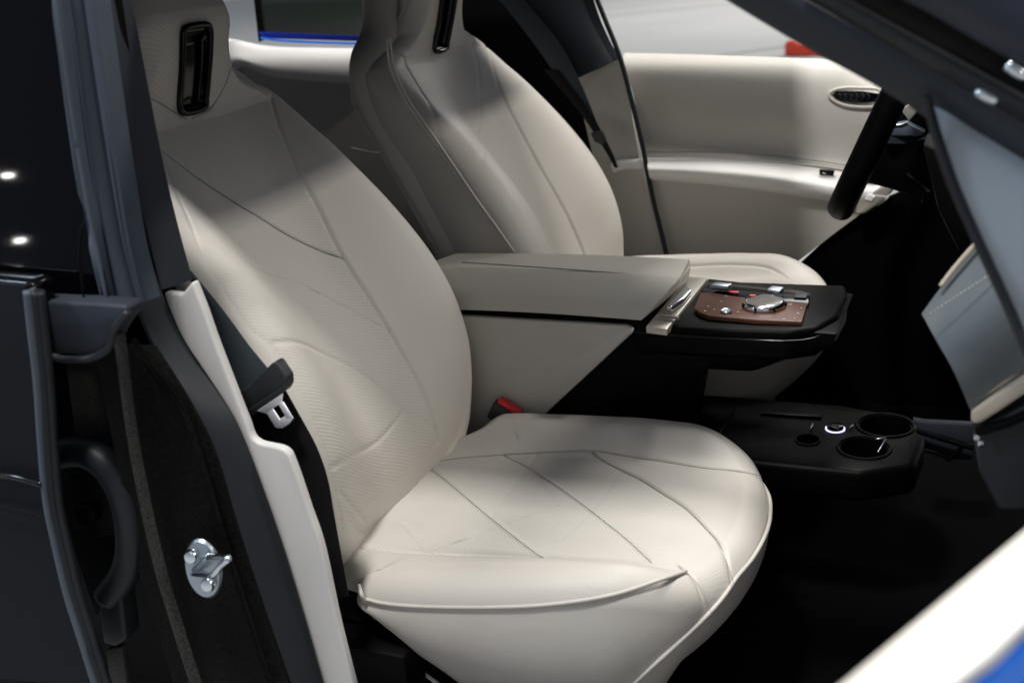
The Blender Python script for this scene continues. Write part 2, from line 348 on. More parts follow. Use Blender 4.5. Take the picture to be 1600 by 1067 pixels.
def make_seat(label, y0, inb, zoff, seams_back, seams_cush, insert_back, insert_cush, dens, fwd=0.):
    S = thing('car_seat', label, 'car seat', group='front seats of the car')
    px = lambda L: [seat_st(y0, u, v) for u, v in L]
    gb = [(cr(px(L), 8), d, w) for L, d, w in seams_back]
    gb += [(cr(L, 8), d, w) for L, d, w in insert_back[1]]
    nA, nR, nS = dens
    fr = (np.array([.05+fwd, y0, .31]), YY, BUP, BN)
    V, F, uv, caps = pillow(fr, BACK_OUT, (0, .36), back_h, .042, lambda s, t: np.interp(t, [-.03, .1, .6, .72, .8, 1], [-.13, -.16, -.13, -.07, .00, .03]), gb, nA, nR, nS, bulge=.008, tail=.03)
    front = np.arange(len(V)) < nA*(nR+nS)
    # every face of the insert is cut out as its own panel
    split(('backrest', 'backrest_insert'), ('leather', 'leather' if fwd else 'perf'), V, F, uv, insert_back[0], S, front)
    # shell carrying the padding from behind
    sh = [(0, .93), (.07, .92), (.108, .88), (.130, .82), (.158, .785), (.205, .755), (.236, .715), (.247, .65), (.250, .55), (.252, .4), (.254, .25), (.250, .12), (.235, .02), (.12, -.03), (0, -.032)]
    Vs, Fs, us, _ = pillow((np.array([.05+fwd, y0, .31]), YY, BUP, BN), sh+[(-a, b) for a, b in sh[-2:0:-1]], (0, .36), lambda s, t: smi(t, [0, .1, .60, .72, .8, .93], [-.10, -.06, -.045, -.025, .025, .055], .05), .052, lambda s, t: np.interp(t, [0, .1, .68, .8, .93], [-.13, -.145, -.125, -.075, -.02]), [], 260, 20, 8, bulge=.004, tail=.02)
    fastmesh('back_shell', Vs, Fs, us, 'leather', S)
    # cushion
    gc = [(cr([seat_xy(y0, u, v, zoff) for u, v in L], 8), d, w) for L, d, w in seams_cush]+[(cr(L, 8), d, w) for L, d, w in insert_cush[1]]
    fr = (np.array([-.006 if fwd else 0, y0, zoff]), np.array([1., 0, 0]), YY, np.array([0, 0, 1.]))
    V, F, uv, caps = pillow(fr, CUSH_OUT, (.25, 0), cush_h, .040, lambda x, y: np.interp(x, BX, BZ), gc, nA, nR, nS, bulge=.012, tail=.05, ftail=.14)
    front = np.arange(len(V)) < nA*(nR+nS)
    split(('cushion', 'cushion_insert'), ('leather', 'perf'), V, F, uv, insert_cush[0], S, front)
    # headrest opening: frame and dark hollow
    s0 = -.0; hs = [(-.036, .692), (.034, .688), (.040, .70), (.044, .80), (.038, .812), (-.036, .812), (-.043, .80), (-.043, .70)]
    O = np.array([.05+fwd, y0, .31])
    def P(s, t, dn=0): return O+YY*s+BUP*t+BN*(float(back_h(np.array([s]), np.array([t]))[0])+dn)
    ring = resamp(cr([(-.024, .692), (0, .690), (.024, .692), (.030, .699), (.031, .735), (.031, .770), (.026, .779), (0, .781), (-.026, .779), (-.031, .770), (-.031, .735), (-.030, .699)], 6, True), 60, True)
    tube('headrest_opening_frame', [P(s, t, .004) for s, t in ring], .0052, 'gloss', S, n=10, seg=1, closed=True)
    inner = [[P(a[0]*k, .737+(a[1]-.737)*k, .0025) for a in ring] for k in (1, .93, .86, .8, .74, .66, .45, .25, .02)]
    VV = np.array(inner).reshape(-1, 3); n = len(ring); FF = [(i*n+j, i*n+(j+1) % n, (i+1)*n+(j+1) % n, (i+1)*n+j) for i in range(8) for j in range(n)]
    mesh('headrest_opening', VV, FF, 'gloss', S)
    for L, d, w in seams_back:
        if d >= .0022 and w < .003:
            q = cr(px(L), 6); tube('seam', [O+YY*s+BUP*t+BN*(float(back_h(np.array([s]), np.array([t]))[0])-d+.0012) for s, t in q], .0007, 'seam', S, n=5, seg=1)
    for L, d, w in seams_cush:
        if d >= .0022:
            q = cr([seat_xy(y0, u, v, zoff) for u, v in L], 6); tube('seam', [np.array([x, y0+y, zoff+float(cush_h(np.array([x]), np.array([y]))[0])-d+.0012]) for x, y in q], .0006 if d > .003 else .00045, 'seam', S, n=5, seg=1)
    # base rails under the cushion
    prism('seat_base', [(-.08, y0-.19, .06), (.42, y0-.19, .06), (.40, y0-.21, .17), (-.08, y0-.21, .20)], (0, .40, 0), 'black', S, .006)
    return S

# passenger (near) seat
SB = [([(228, 150), (262, 168), (292, 186)], .0022, .0024), ([(300, 186), (330, 168), (350, 138), (362, 105)], .0022, .0024),
      ([(425, 150), (430, 175), (440, 205), (465, 262), (500, 330), (535, 400), (580, 470), (625, 545), (665, 620), (685, 690)], .0035, .0034),
      ([(255, 235), (300, 270), (350, 304), (400, 335), (450, 366), (500, 390), (535, 402)], .0034, .0026),
      ([(392, 416), (446, 433), (500, 460), (555, 488), (608, 517)], .0012, .0025),
      ([(430, 535), (500, 550), (560, 580), (634, 638), (685, 672)], .0018, .0045),
      ([(521, 728), (560, 706), (593, 687), (634, 638)], .0014, .004), ([(531, 769), (550, 790), (570, 812)], .0018, .004)]
SCU = [([(667, 728), (726, 774), (808, 841), (850, 870)], .0022, .0038), ([(787, 710), (839, 738), (921, 795), (1018, 877)], .0022, .0038),
       ([(926, 704), (992, 743), (1040, 772), (1075, 795), (1105, 825), (1126, 851), (1144, 902)], .0035, .0028),
       ([(631, 818), (655, 845), (672, 864)], .0018, .0038), ([(839, 708), (818, 738), (772, 800), (721, 866)], .0014, .005),
       ([(969, 733), (931, 790), (875, 841)], .0012, .005), ([(672, 722), (720, 714), (787, 709), (860, 705), (926, 703), (1010, 716), (1100, 730), (1190, 742)], .0024, .003),
       ([(1060, 882), (1077, 897), (1094, 915), (1110, 940)], .0025, .003)]
def mirror_seam(y0, L): return [(-seat_st(y0, u, v)[0], seat_st(y0, u, v)[1]) for u, v in L]
LEFTPX = [(255, 250), (267, 281), (314, 392), (352, 452), (392, 510), (429, 545), (458, 595), (482, 640), (502, 690), (518, 740), (528, 790), (534, 830)]
MB = [seat_st(-.38, u, v) for u, v in LEFTPX]; RB = [seat_st(-.38, u, v) for u, v in SB[2][0]]
ib_poly = [(.15, .98)]+[(.13, .74)]+RB+MB[::-1]+[(-.16, .70), (-.13, .74), (-.15, .98)]
cu_in = [seat_xy(-.38, u, v) for u, v in SCU[6][0][:5]]; cu_fr = [seat_xy(-.38, u, v) for u, v in SCU[2][0]]
OUTL = [(-.03, -.172), (.1, -.176), (.25, -.176), (.38, -.172), (.47, -.150)]
ic_poly = [(-.09, .13)]+cu_in+cu_fr+[(.53, -.16)]+[(a, b) for a, b in OUTL[::-1]]+[(-.09, -.17)]
passenger = make_seat('cream leather seat nearest the open doorway, with perforated quilted centre panels', -.38, 1, 0., SB, SCU, (ib_poly, [(MB, .0012, .0035)]), (ic_poly, [(OUTL, .0025, .003)]), (1150, 210, 16))
# driver (far) seat
DB = [([(636, 30), (626, 71), (636, 106), (689, 189), (752, 276), (799, 343), (839, 400)], .0025, .003),
      ([(636, 30), (657, 43), (685, 71)], .0025, .003), ([(768, 47), (764, 79), (783, 142), (839, 252), (886, 335), (915, 402)], .0045, .004),
      ([(750, 24), (746, 98), (750, 189), (752, 252)], .0015, .0028)]
DL = [seat_st(.38, u, v) for u, v in DB[0][0]]; DR = [seat_st(.38, u, v) for u, v in DB[2][0]]
id_poly = [(.13, .98)]+DR+DL[::-1]+[(-.13, .98)]
driver = make_seat('cream leather seat with the steering wheel in front, behind the armrest console', .38, -1, .062, DB, [], (id_poly, []), ([(-.08, -.17), (.40, -.17), (.47, 0), (.40, .17), (-.08, .17)], [([(.0, -.17), (.40, -.17), (.47, 0), (.40, .17), (0, .17)], .0025, .003)]), (760, 130, 12), FWD)
# sewn piping
def seat_side_pipe(L, y, par, r=.0024): tube('piping', onn('y', y, L), r, 'pipe', par, seg=8)
for dy in (0, 6):
    tube('piping', [on('y', .1165, u+dy*.9, v-dy*.5) for u, v in [(604, 62), (606, 84), (611, 112), (633, 160), (680, 227), (737, 311), (770, 357), (799, 398)]], .0021, 'pipe', driver, seg=8)
def cush_rim(x, sgn, dn, dout):
    """point on the passenger cushion's outer wall at length x"""
    y = np.interp(x, [c[0] for c in CHALF[::-1]], [c[1] for c in CHALF[::-1]]); return np.array([x, -.38+sgn*(y+dout), float(cush_h(np.array([x]), np.array([y-.04]))[0])-dn])
def front_run():
    """the hem piping carried on round the front edge to the inboard side"""
    a = [(.552, -.055, .294), (.556, .01, .291), (.552, .07, .288), (.536, .14, .285), (.50, .20, .283), (.44, .238, .28)]; return [np.array([x+.001, -.38+y, z]) for x, y, z in a]
# upper piping of the outboard bolster, lower piping sweeping under it and round the front
def wall(px_list, dz=0):
    """survey points on the outer wall of the near cushion"""
    out = []
    O = resamp(cr(CUSH_OUT, 30, True), 900, True)
    T = np.roll(O, -3, 0)-np.roll(O, 3, 0); T /= np.linalg.norm(T, axis=1, keepdims=True); N = np.stack([T[:, 1], -T[:, 0]], 1)
    if np.sum(N*(O-np.array([.25, 0]))) < 0: N = -N
    for u, v in px_list:
        d = (np.array([(u-800)/FPX, -(v-533.5)/FPX, 1.])) @ AX; off = .006; lift = 0.
        for _ in range(10):
            Q = O+N*off; Q = Q+np.array([0, -.38]); best = None
            # first crossing of the sight line with the vertical wall
            e = EYE[:2]; dd = d[:2]; s = (Q-e)@np.array([-dd[1], dd[0]]); k = np.where(s*np.roll(s, -1) <= 0)[0]
            for i in k:
                f = s[i]/(s[i]-s[(i+1) % len(s)]+1e-12); q = Q[i]+f*(Q[(i+1) % len(Q)]-Q[i]); t = ((q-e)@dd)/(dd@dd)
                if best is None or t < best[0]: best = (t, i)
            if best is None: i = int(np.argmin(np.abs(s))); best = (((Q[i]-e)@dd)/(dd@dd), i)
            t, i = best; z = EYE[2]+t*d[2]-lift
            h0 = float(cush_h(np.array([O[i][0]-N[i][0]*.04]), np.array([O[i][1]-N[i][1]*.04]))[0])-.04
            bz = float(np.interp(O[i][0], BX, BZ)); tt = np.clip((h0-z)/(h0-bz), 0, 1); off = .012*math.sin(math.pi*tt)-(.05+.14*max(0, N[i][0])**2)*tt**1.5+.0012
            lift = .0052*min(1, max(0, (z-h0)/.016))
            if z > h0: off = .04*(math.sqrt(max(0, 1-((z-h0)/.04)**2))-1)+.0012
        out.append(EYE+t*d+np.array([0, 0, lift]))
    return out
tube('piping', wall([(572, 938), (600, 944), (650, 948), (750, 950), (850, 947), (950, 935), (1030, 912), (1072, 898)]), .0027, 'pipe', passenger, seg=8)
tube('piping', wall([(561, 918), (570, 940), (600, 985), (642, 1034), (690, 1072)]), .003, 'pipe', passenger, seg=8)
tube('piping', wall([(985, 1072), (1040, 1022), (1100, 966), (1130, 935), (1152, 905)])+front_run(), .003, 'pipe', passenger, seg=8)
box('seat_side_valance', (-.10, -.655, .12), (.12, -.60, .20), 'black', passenger, .01)
prism('recliner_cover', onn('y', -.10, [(742, 645), (748, 668), (722, 712), (690, 722), (700, 690), (722, 655)]), (0, .02, 0), 'black', passenger, .004)

# ------------------------------------------------------------------ centre console
con = thing('centre_console', 'cream armrest console with wood control panel between the two seats', 'console')
def lid_row(y, z, x1, x0=-.12, pts=6): return [(x0+(x1-x0)*k/(pts-1), y, z+.004*math.sin(math.pi*k/(pts-1))) for k in range(pts)]
prof = [(.108, .500, .330), (.108, .530, .335), (.100, .546, .337), (.085, .553, .340), (.02, .562, .352), (-.055, .570, .364), (-.078, .567, .364), (-.095, .555, .352), (-.106, .535, .335), (-.110, .507, .309)]
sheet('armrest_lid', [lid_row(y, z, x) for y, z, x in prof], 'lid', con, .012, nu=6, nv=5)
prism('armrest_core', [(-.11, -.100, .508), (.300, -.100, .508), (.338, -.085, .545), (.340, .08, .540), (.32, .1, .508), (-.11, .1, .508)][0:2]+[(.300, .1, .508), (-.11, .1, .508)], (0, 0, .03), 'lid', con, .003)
tube('armrest_seam', [on('y', -.066, u, v)+np.array([0, 0, .0012]) for u, v in [(722, 411), (800, 416), (900, 423), (1000, 431), (1062, 437)]], .0012, 'thread', con)
# cream front face of the lid
lf = [(.3395, .10, .536), (.3665, -.06, .566), (.352, -.097, .552), (.311, -.108, .508), (.331, .106, .502)]
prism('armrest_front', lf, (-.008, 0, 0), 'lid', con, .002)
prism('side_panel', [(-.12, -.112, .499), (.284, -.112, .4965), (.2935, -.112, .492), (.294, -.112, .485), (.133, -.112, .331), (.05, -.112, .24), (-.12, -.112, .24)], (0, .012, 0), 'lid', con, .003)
prism('console_body', [(-.12, -.100, .503), (.36, -.100, .503), (.62, -.100, .498), (.60, -.100, .470), (.53, -.100, .448), (.42, -.100, .43), (.37, -.100, .36), (.34, -.100, .20), (.34, -.1, .02), (-.12, -.1, .02)], (0, .2, 0), 'softblack', con, .006)
# floating housing of the controls
n_edge = onn('z', .500, [(1003, 512), (1040, 517)])+onn('z', .502, [(1150, 521), (1262, 522)])+onn('z', .506, [(1300, 508), (1316, 488)])
top = [Vector(p) for p in [(.300, -.114, .498), (.345, -.116, .500), (.45, -.117, .501), (.550, -.114, .503), (.590, -.095, .505), (.612, -.04, .507), (.616, .05, .508), (.605, .112, .508), (.345, .112, .508)]]
prism('control_housing', top, (-.004, .004, -.052), 'softblack', con, .009, 3)
prism('housing_underside', [(.34, -.102, .452), (.55, -.098, .455), (.590, -.04, .455), (.595, .05, .455), (.57, .09, .455), (.34, .09, .452)], (-.07, .012, -.038), 'black', con, .009, 3)
tube('housing_groove', [(.300, -.1185, .489), (.345, -.1205, .4885), (.45, -.1215, .488), (.552, -.1185, .489), (.594, -.098, .493), (.617, -.042, .495)], .0015, 'gloss', con)
PZ = .5115
def onp(pts, z=PZ): return onn('z', z, pts)
zz = lambda L: [(1000+a/4.706, 420+b/4.706) for a, b in L]
prism('glossy_switch_panel', onp(zz([(505, 72), (1110, 140), (1255, 180), (1240, 262), (700, 205), (450, 168)])), (0, 0, -.008), 'gloss', con, .0015)
prism('wood_panel', onp(zz([(445, 172), (560, 176), (700, 192), (1230, 256), (1192, 388), (850, 374), (500, 343), (440, 320), (398, 288)])), (0, 0, -.008), 'wood', con, .0015)
ms = prism('metal_strip', [on('z', .516, *q) for q in [(1076, 432), (1106, 434)]]+[on('z', .504, *q) for q in [(1042, 514), (1009, 510)]], (0, 0, -.012), 'champagne', con, .0015)
prism('metal_strip_joint', [on('z', .5135, *q) for q in [(1031, 490), (1061, 494), (1060, 496), (1030, 492)]], (0, 0, -.004), 'thread', con, 0)
cp = on('z', .516, 1062, 455)
prism('lid_release_button', onp([(1071, 445), (1081, 452), (1068, 466), (1050, 478), (1040, 478)], .522), (0, 0, -.010), 'chrome', con, .003, 3)
kp = np.array(on('z', PZ, 1194, 479))
knob = lathe('rotary_controller', kp, (0, 0, 1), [(.0335, 0), (.0345, .0025), (.0335, .007), (.0318, .010), (.029, .011), (.0285, .010)], 'chrome', con, 56)
lathe('controller_top', kp+np.array([0, 0, .0095]), (0, 0, 1), [(.0284, -.004), (.0284, .0005), (.026, .0015), (.01, .0012)], 'darktop', knob, 56)
for k in range(28):
    th = 2*math.pi*k/28; c, s = math.cos(th), math.sin(th)
    if k % 4 == 0: box('grip_facet', tuple(kp+np.array([c*.0348-.0016, s*.0348-.0016, .002])), tuple(kp+np.array([c*.0348+.0016, s*.0348+.0016, .010])), 'gloss', knob, .0008)
kp2 = np.array(on('z', PZ, 1135, 488))
lathe('small_dial', kp2, (0, 0, 1), [(.0095, 0), (.0098, .003), (.0085, .0045), (.007, .0035), (.004, .0035)], 'steel', con, 32)
for (u, v, w) in [(1127, 451, .019), (1212, 457, .014)]:
    q = on('z', PZ+.004, u, v)
    sw = prism('selector_switch', [q+np.array(d) for d in [(-w, -.009, 0), (w*.8, -.012, 0), (w, .006, 0), (-w*.6, .012, 0)]], (0, 0, .009), 'steel', con, .0035, 3)
q = on('z', PZ+.002, 1147, 457); box('switch_insert', tuple(q+np.array([-.008, -.004, 0])), tuple(q+np.array([.008, .003, .002])), 'red', con, .001)
q = on('z', PZ+.001, 1176, 462); box('indicator_light', tuple(q+np.array([-.005, -.0015, 0])), tuple(q+np.array([.005, .0015, .0015])), 'reddot', con, .0005)
q = on('z', PZ+.001, 1252, 463); box('parking_button', tuple(q+np.array([-.010, -.012, 0])), tuple(q+np.array([.010, .012, .0025])), 'navy', con, .001)
ics = [(1107, 479), (1102, 486), (1127, 471), (1134, 463), (1116, 484), (1235, 476), (1252, 482), (1247, 490), (1242, 498), (1225, 499), (1153, 488)]
for k, (u, v) in enumerate(ics):
    q = on('z', PZ+.0008, u, v); a = .0021 if k % 2 else .0016
    prism('printed_icon', [q+np.array(d) for d in [(-a, -a*.5, 0), (a, -a*.5, 0), (a*.6, a, 0), (-a, a*.8, 0)]], (0, 0, .0004), 'icon', con, 0)
# lower tray with cup holders
tz = .275
tray = [(.34, -.12, tz), (.66, -.12, tz), (.735, -.075, tz), (.745, .03, tz), (.70, .11, tz), (.60, .135, tz), (.34, .135, tz)]
tray_ob = prism('lower_tray', tray, (0, 0, -.056), 'softblack', con, .012, 3)
def drill(ob, holes):
    for c, r, d in holes:
        cut = lathe('drill', np.array(c)-np.array([0, 0, d]), (0, 0, 1), [(r*.92, 0), (r, d+.02)], 'carpet', None, 48)
        md = ob.modifiers.new('b', 'BOOLEAN'); md.operation = 'DIFFERENCE'; md.solver = 'EXACT'; md.object = cut
        bpy.context.view_layer.update(); me = bpy.data.meshes.new_from_object(ob.evaluated_get(bpy.context.evaluated_depsgraph_get()))
        ob.modifiers.clear(); ob.data = me; bpy.data.objects.remove(cut)
    ob.data.shade_smooth(); ob.data.set_sharp_from_angle(angle=math.radians(35))
drill(tray_ob, [(on('z', tz, 1383, 665), .043, .05), (on('z', tz, 1350, 700), .038, .05), (on('z', tz, 1262, 688), .018, .02)])
def tp(u, v, dz=0): return np.array(on('z', tz+dz, u, v))
for (u, v, r, sy) in [(1383, 665, .043, 1), (1350, 700, .038, 1)]:
    c = tp(u, v); lathe('cup_holder_rim', c, (0, 0, 1), [(r, -.001), (r+.002, .003), (r+.005, .003), (r+.007, -.001)], 'softblack', con, 48, caps=False)
c = tp(1305, 672); lathe('start_button', c, (0, 0, 1), [(.014, 0), (.014, .008), (.012, .0095), (.003, .009)], 'gloss', con, 36)
lathe('start_button_ring', c+np.array([0, 0, .002]), (0, 0, 1), [(.0142, 0), (.0165, .0), (.0165, .002), (.0142, .002)], 'ring', con, 48, caps=False)
c = tp(1262, 688); lathe('tray_recess', c, (0, 0, 1), [(.018, -.001), (.019, .003), (.021, .003), (.022, -.001)], 'softblack', con, 36, caps=False)
for (a, b) in [((1270, 662), (1266, 671)), ((1333, 664), (1328, 668)), ((1368, 686), (1384, 684)), ((1384, 686), (1372, 706))]:
    tube('tray_clip', [tp(*a, .004), tp(*b, .004)], .0016, 'steel', con, n=6, seg=2)
tube('tray_edge', [tp(1145, 640, .002), tp(1112, 700, .002)], .004, 'softblack', con)
prism('tray_divider', [tp(1190, 640, .006), tp(1285, 646, .006), tp(1283, 651, .006), tp(1188, 645, .006)], (0, 0, -.008), 'softblack', con, .001)

# ------------------------------------------------------------------ seat belt buckle
bk = thing('belt_buckle', 'black belt buckle with red release button between seat and console', 'belt buckle')
a0 = on('y', -.135, 790, 636)+np.array([0, 0, .004]); ax = on('y', -.135, 830, 662)-on('y', -.135, 775, 628); ax /= np.linalg.norm(ax); nn = np.array([ax[2]*-1, 0, ax[0]])
prism('buckle_body', [a0+ax*-.022+nn*-.006, a0+ax*.05+nn*-.006, a0+ax*.05+nn*-.045, a0+ax*-.022+nn*-.045], (0, .02, 0), 'buckgrey', bk, .004)
prism('release_button', [a0+ax*-.016+nn*.004, a0+ax*.03+nn*.004, a0+ax*.03+nn*-.006, a0+ax*-.016+nn*-.006], (0, .014, 0), 'red', bk, .002)

# ------------------------------------------------------------------ near seat belt
sb = thing('seat_belt', 'blue-grey seat belt with steel tongue hanging beside the near seat', 'seat belt', group='front seat belts')
L1 = onn('y', -.668, [(285, 400), (303, 455), (330, 530), (352, 585), (378, 640)]); R1 = onn('y', -.668, [(300, 424), (345, 480), (385, 535), (410, 566), (432, 592)])
strip('belt_webbing', L1, R1, 'belt', sb, camber=.004, thick=.0015)
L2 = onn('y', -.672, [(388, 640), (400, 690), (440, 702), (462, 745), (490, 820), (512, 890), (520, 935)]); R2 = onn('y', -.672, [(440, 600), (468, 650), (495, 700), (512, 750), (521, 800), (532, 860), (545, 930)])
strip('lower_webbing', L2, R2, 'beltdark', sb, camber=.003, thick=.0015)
prism('tongue_cover', onn('y', -.688, [(366, 622), (372, 616), (425, 567), (431, 566), (447, 590), (448, 604), (444, 612), (392, 650), (383, 650), (376, 643)]), (0, .018, 0), 'sheath', sb, .005, 3)
prism('tongue_cover_lip', onn('y', -.692, [(380, 645), (440, 605), (446, 600), (446, 608), (441, 614), (392, 651), (384, 652)]), (0, .006, 0), 'sheath', sb, .0015, 3)
outer = [(401, 641), (436, 617), (437, 627), (438, 628), (457, 655), (452, 662), (441, 669), (432, 669), (416, 648)]
tg = onn('y', -.684, outer)
hole = onn('y', -.684, [(425, 638), (436, 631), (447, 650), (436, 659)])
# steel tongue as bars round its slot
prism('tongue', onn('y', -.6935, [(401, 642), (441, 615), (439, 630), (425, 639), (417, 647)]), (0, .003, 0), 'tongue', sb, .0008)
prism('tongue_loop', onn('y', -.6935, [(416, 645), (425, 638), (438, 658), (434, 668), (430, 668)]), (0, .003, 0), 'tongue', sb, .0008)
prism('tongue_loop', onn('y', -.6932, [(431, 658), (449, 648), (457, 654), (452, 662), (441, 669), (432, 669)]), (0, .003, 0), 'tongue', sb, .0008)
prism('tongue_loop', onn('y', -.6938, [(434, 631), (441, 628), (457, 654), (447, 653)]), (0, .003, 0), 'tongue', sb, .0008)

# ------------------------------------------------------------------ near B-pillar and body side
body = thing('parked_car', 'dark car body side with cream trimmed pillars, sill and roof around the seats', 'car')
def ys(y, L): return onn('y', y, L)
strip('pillar_trim', ys(-.745, [(166, -30), (205, 230), (222, 330), (250, 452)]), ys(-.70, [(200, -30), (250, 230), (275, 340), (301, 437)]), 'navy', body, camber=.012)
strip('door_seal', ys(-.79, [(140, -30), (172, 230), (196, 380), (216, 470), (250, 560), (300, 650), (340, 760), (385, 900), (445, 1080)]), ys(-.748, [(168, -30), (206, 230), (230, 380), (255, 462), (287, 534), (331, 600), (372, 664), (404, 744), (434, 829), (464, 924), (510, 1080)]), 'rubber_dark', body, camber=.006)
strip('outer_seal', ys(-.80, [(105, -30), (138, 230), (160, 360), (184, 476)]), ys(-.785, [(142, -30), (175, 230), (199, 380), (222, 478)]), 'rubber', body, camber=.012)
strip('inner_seal', ys(-.795, [(140, -30), (173, 230), (196, 380), (218, 474)]), ys(-.765, [(168, -30), (205, 230), (228, 370), (250, 462)]), 'rubber', body, camber=.012)
strip('glass_run_seal', ys(-.825, [(85, -30), (120, 230), (140, 350), (168, 474)]), ys(-.81, [(103, -30), (135, 230), (157, 350), (182, 476)]), 'rubber', body, camber=.004)
# cream lower trim
cl = [(255, 457), (262, 480), (287, 534), (327, 594), (370, 664), (402, 744), (432, 829), (462, 924), (508, 1080)]
cr_ = [(300, 440), (318, 486), (335, 534), (360, 599), (384, 660), (398, 690), (441, 702), (456, 724), (482, 799), (502, 859), (527, 974), (554, 1080)]
prism('lower_pillar_trim', list(resamp(cr(ys(-.742, cl), 8), 60))+list(resamp(cr(ys(-.742, cr_), 8), 80))[::-1]+ys(-.742, [(283, 460)]), (0, .013, 0), 'pillarcream', body, .005, 4)
# shut face: broad dark metal with rolled ridges
strip('shut_face', ys(-.84, [(150, 540), (170, 660), (195, 774), (215, 884), (245, 984), (275, 1080)]), ys(-.79, [(245, 540), (300, 634), (335, 709), (365, 809), (405, 934), (455, 1080)]), 'shut', body, camber=-.004)
strip('shut_face_ridge', ys(-.852, [(178, 520), (196, 659), (216, 774), (241, 884), (271, 984), (302, 1080)]), ys(-.848, [(196, 520), (213, 659), (234, 774), (259, 884), (289, 984), (320, 1080)]), 'primer', body, camber=.007)
strip('shut_face_ridge', ys(-.806, [(205, 530), (240, 584), (279, 634), (308, 709), (338, 809), (376, 934), (422, 1080)]), ys(-.803, [(210, 530), (246, 584), (285, 634), (314, 709), (343, 809), (381, 934), (428, 1080)]), 'shut', body, camber=.003)
prism('speckled_inner_panel', ys(-.80, [(100, 560), (190, 560), (206, 660), (222, 760), (232, 830), (150, 840), (120, 700)]), (0, .01, 0), 'primer', body, .003)
prism('pillar_backing', ys(-.73, [(60, -40), (175, -40), (215, 230), (262, 440), (300, 560), (440, 1100), (-60, 1100), (-60, 480)]), (0, .01, 0), 'black', body, 0)
tube('wheel_arch_rubber', ys(-.83, [(95, 708), (130, 706), (162, 722), (188, 758), (202, 805), (205, 855), (195, 895), (170, 930)]), .019, 'rubber_dark', body, n=18, flat=1)
strip('arch_liner', ys(-.815, [(90, 715), (100, 800), (130, 900), (150, 960)]), ys(-.82, [(150, 715), (190, 770), (198, 850), (190, 930)]), 'rubber_dark', body, camber=-.02)
br = prism('door_check_bracket', ys(-.845, [(112, 793), (138, 790), (146, 808), (141, 822), (118, 826)]), (0, .02, 0), 'black', body, .003)
prism('cable_sleeve', ys(-.84, [(152, 930), (186, 920), (196, 1000), (180, 1012), (160, 1005)]), (0, .03, 0), 'rubber_dark', body, .005, 3)
prism('corner_patch', ys(-.84, [(165, 1015), (190, 1010), (200, 1080), (172, 1080)]), (0, .01, 0), 'primer', body, .002)
# striker
SY = -.835
sc0 = on('y', SY, 318, 888)
plate = lathe('striker_plate', sc0, (.25, -1, .1), [(.028, -.004), (.029, .0), (.027, .003), (.010, .004)], 'steel', body, 36, sx=1.35, sy=.8)
for (u, v) in [(300, 868), (326, 912)]:
    lathe('bolt', on('y', SY-.006, u, v), (.25, -1, .1), [(.009, -.002), (.009, .003), (.007, .006), (.003, .0065)], 'chrome', plate, 20)
ap = on('y', SY-.003, 300, 896); bp_ = on('y', SY-.04, 332, 898); cp_ = on('y', SY-.048, 356, 872); dp = on('y', SY-.012, 318, 872)
tube('striker_loop', [ap, ap*.4+bp_*.6, bp_, bp_*.5+cp_*.5, cp_, cp_*.5+dp*.5+np.array([0, 0, .002]), dp], .0040, 'chrome', plate, n=14)
tube('striker_brace', [on('y', SY-.006, 304, 890), on('y', SY-.02, 322, 872), on('y', SY-.014, 331, 863)], .004, 'steel', plate, n=10)

# ------------------------------------------------------------------ near rear door (closed, frameless black glass)
rd = thing('rear_door', 'closed dark rear door with black window glass left of the pillar', 'car door', group='doors of the car')
def on_tilt(P0, n, u, v):
    d = (np.array([(u-800)/FPX, -(v-533.5)/FPX, 1.])) @ AX; P0 = np.array(P0); n = np.array(n); return EYE+d*(((P0-EYE)@n)/(d@n))
GT = math.radians(13); GP, GN = (0, -.835, .75), (0, -math.cos(GT), math.sin(GT))
hl = []
for (u, v) in [(4, 275), (23, 377), (14, 425)]:
    q = on_tilt(GP, GN, u, v); d = q-EYE; d /= np.linalg.norm(d); n = np.array(GN); d = d-2*(d@n)*n; hl.append(q+d*8.0)
prism('window_glass', [on_tilt(GP, GN, *q) for q in [(-900, -160), (82, -60), (121, 230), (140, 345), (168, 474), (60, 470), (-900, 367)]], (0, .005, 0), 'glassblack', rd, 0, smooth=False)
tube('glass_edge', ys(-.838, [(86, -30), (104, 110), (122, 232), (141, 345), (155, 410), (167, 470)]), .0022, 'rubber', rd, n=8)
tube('glass_edge_trim', ys(-.842, [(84, -30), (102, 110), (120, 232)]), .0010, 'rubber', rd, n=6)
prism('belt_moulding', ys(-.875, [(-900, 362), (40, 440), (52, 446), (58, 484), (40, 490), (-900, 396)]), (0, .03, 0), 'gloss', rd, .004, 3)
prism('belt_end_cap', ys(-.86, [(56, 470), (150, 474), (194, 478), (199, 490), (180, 515), (160, 552), (140, 557), (84, 553), (66, 510)]), (0, .03, 0), 'navy', rd, .006, 3)
tube('belt_end_seal', ys(-.866, [(200, 488), (178, 515), (168, 545), (140, 560), (100, 561), (82, 556)]), .0045, 'rubber_dark', rd)
rl = [(40, 455), (47, 520), (56, 600), (62, 690), (70, 780), (84, 850), (103, 930), (125, 1000), (150, 1080)]
panel_rows = []
for (u, v), f in zip(rl, range(9)):
    base_y = -.885-.02*math.sin(f/8*math.pi)
    panel_rows.append([on('y', base_y+.0*k, u-950*(1-k/3)-2, v-(8+.08*950*(1-k/3))) for k in range(4)])
sheet('door_skin', panel_rows, 'paint', rd, .01, nu=3, nv=4)
tube('door_crease', [on('y', -.912, u, v) for u, v in [(-40, 738), (20, 744), (66, 757)]], .004, 'gloss', rd, n=10)
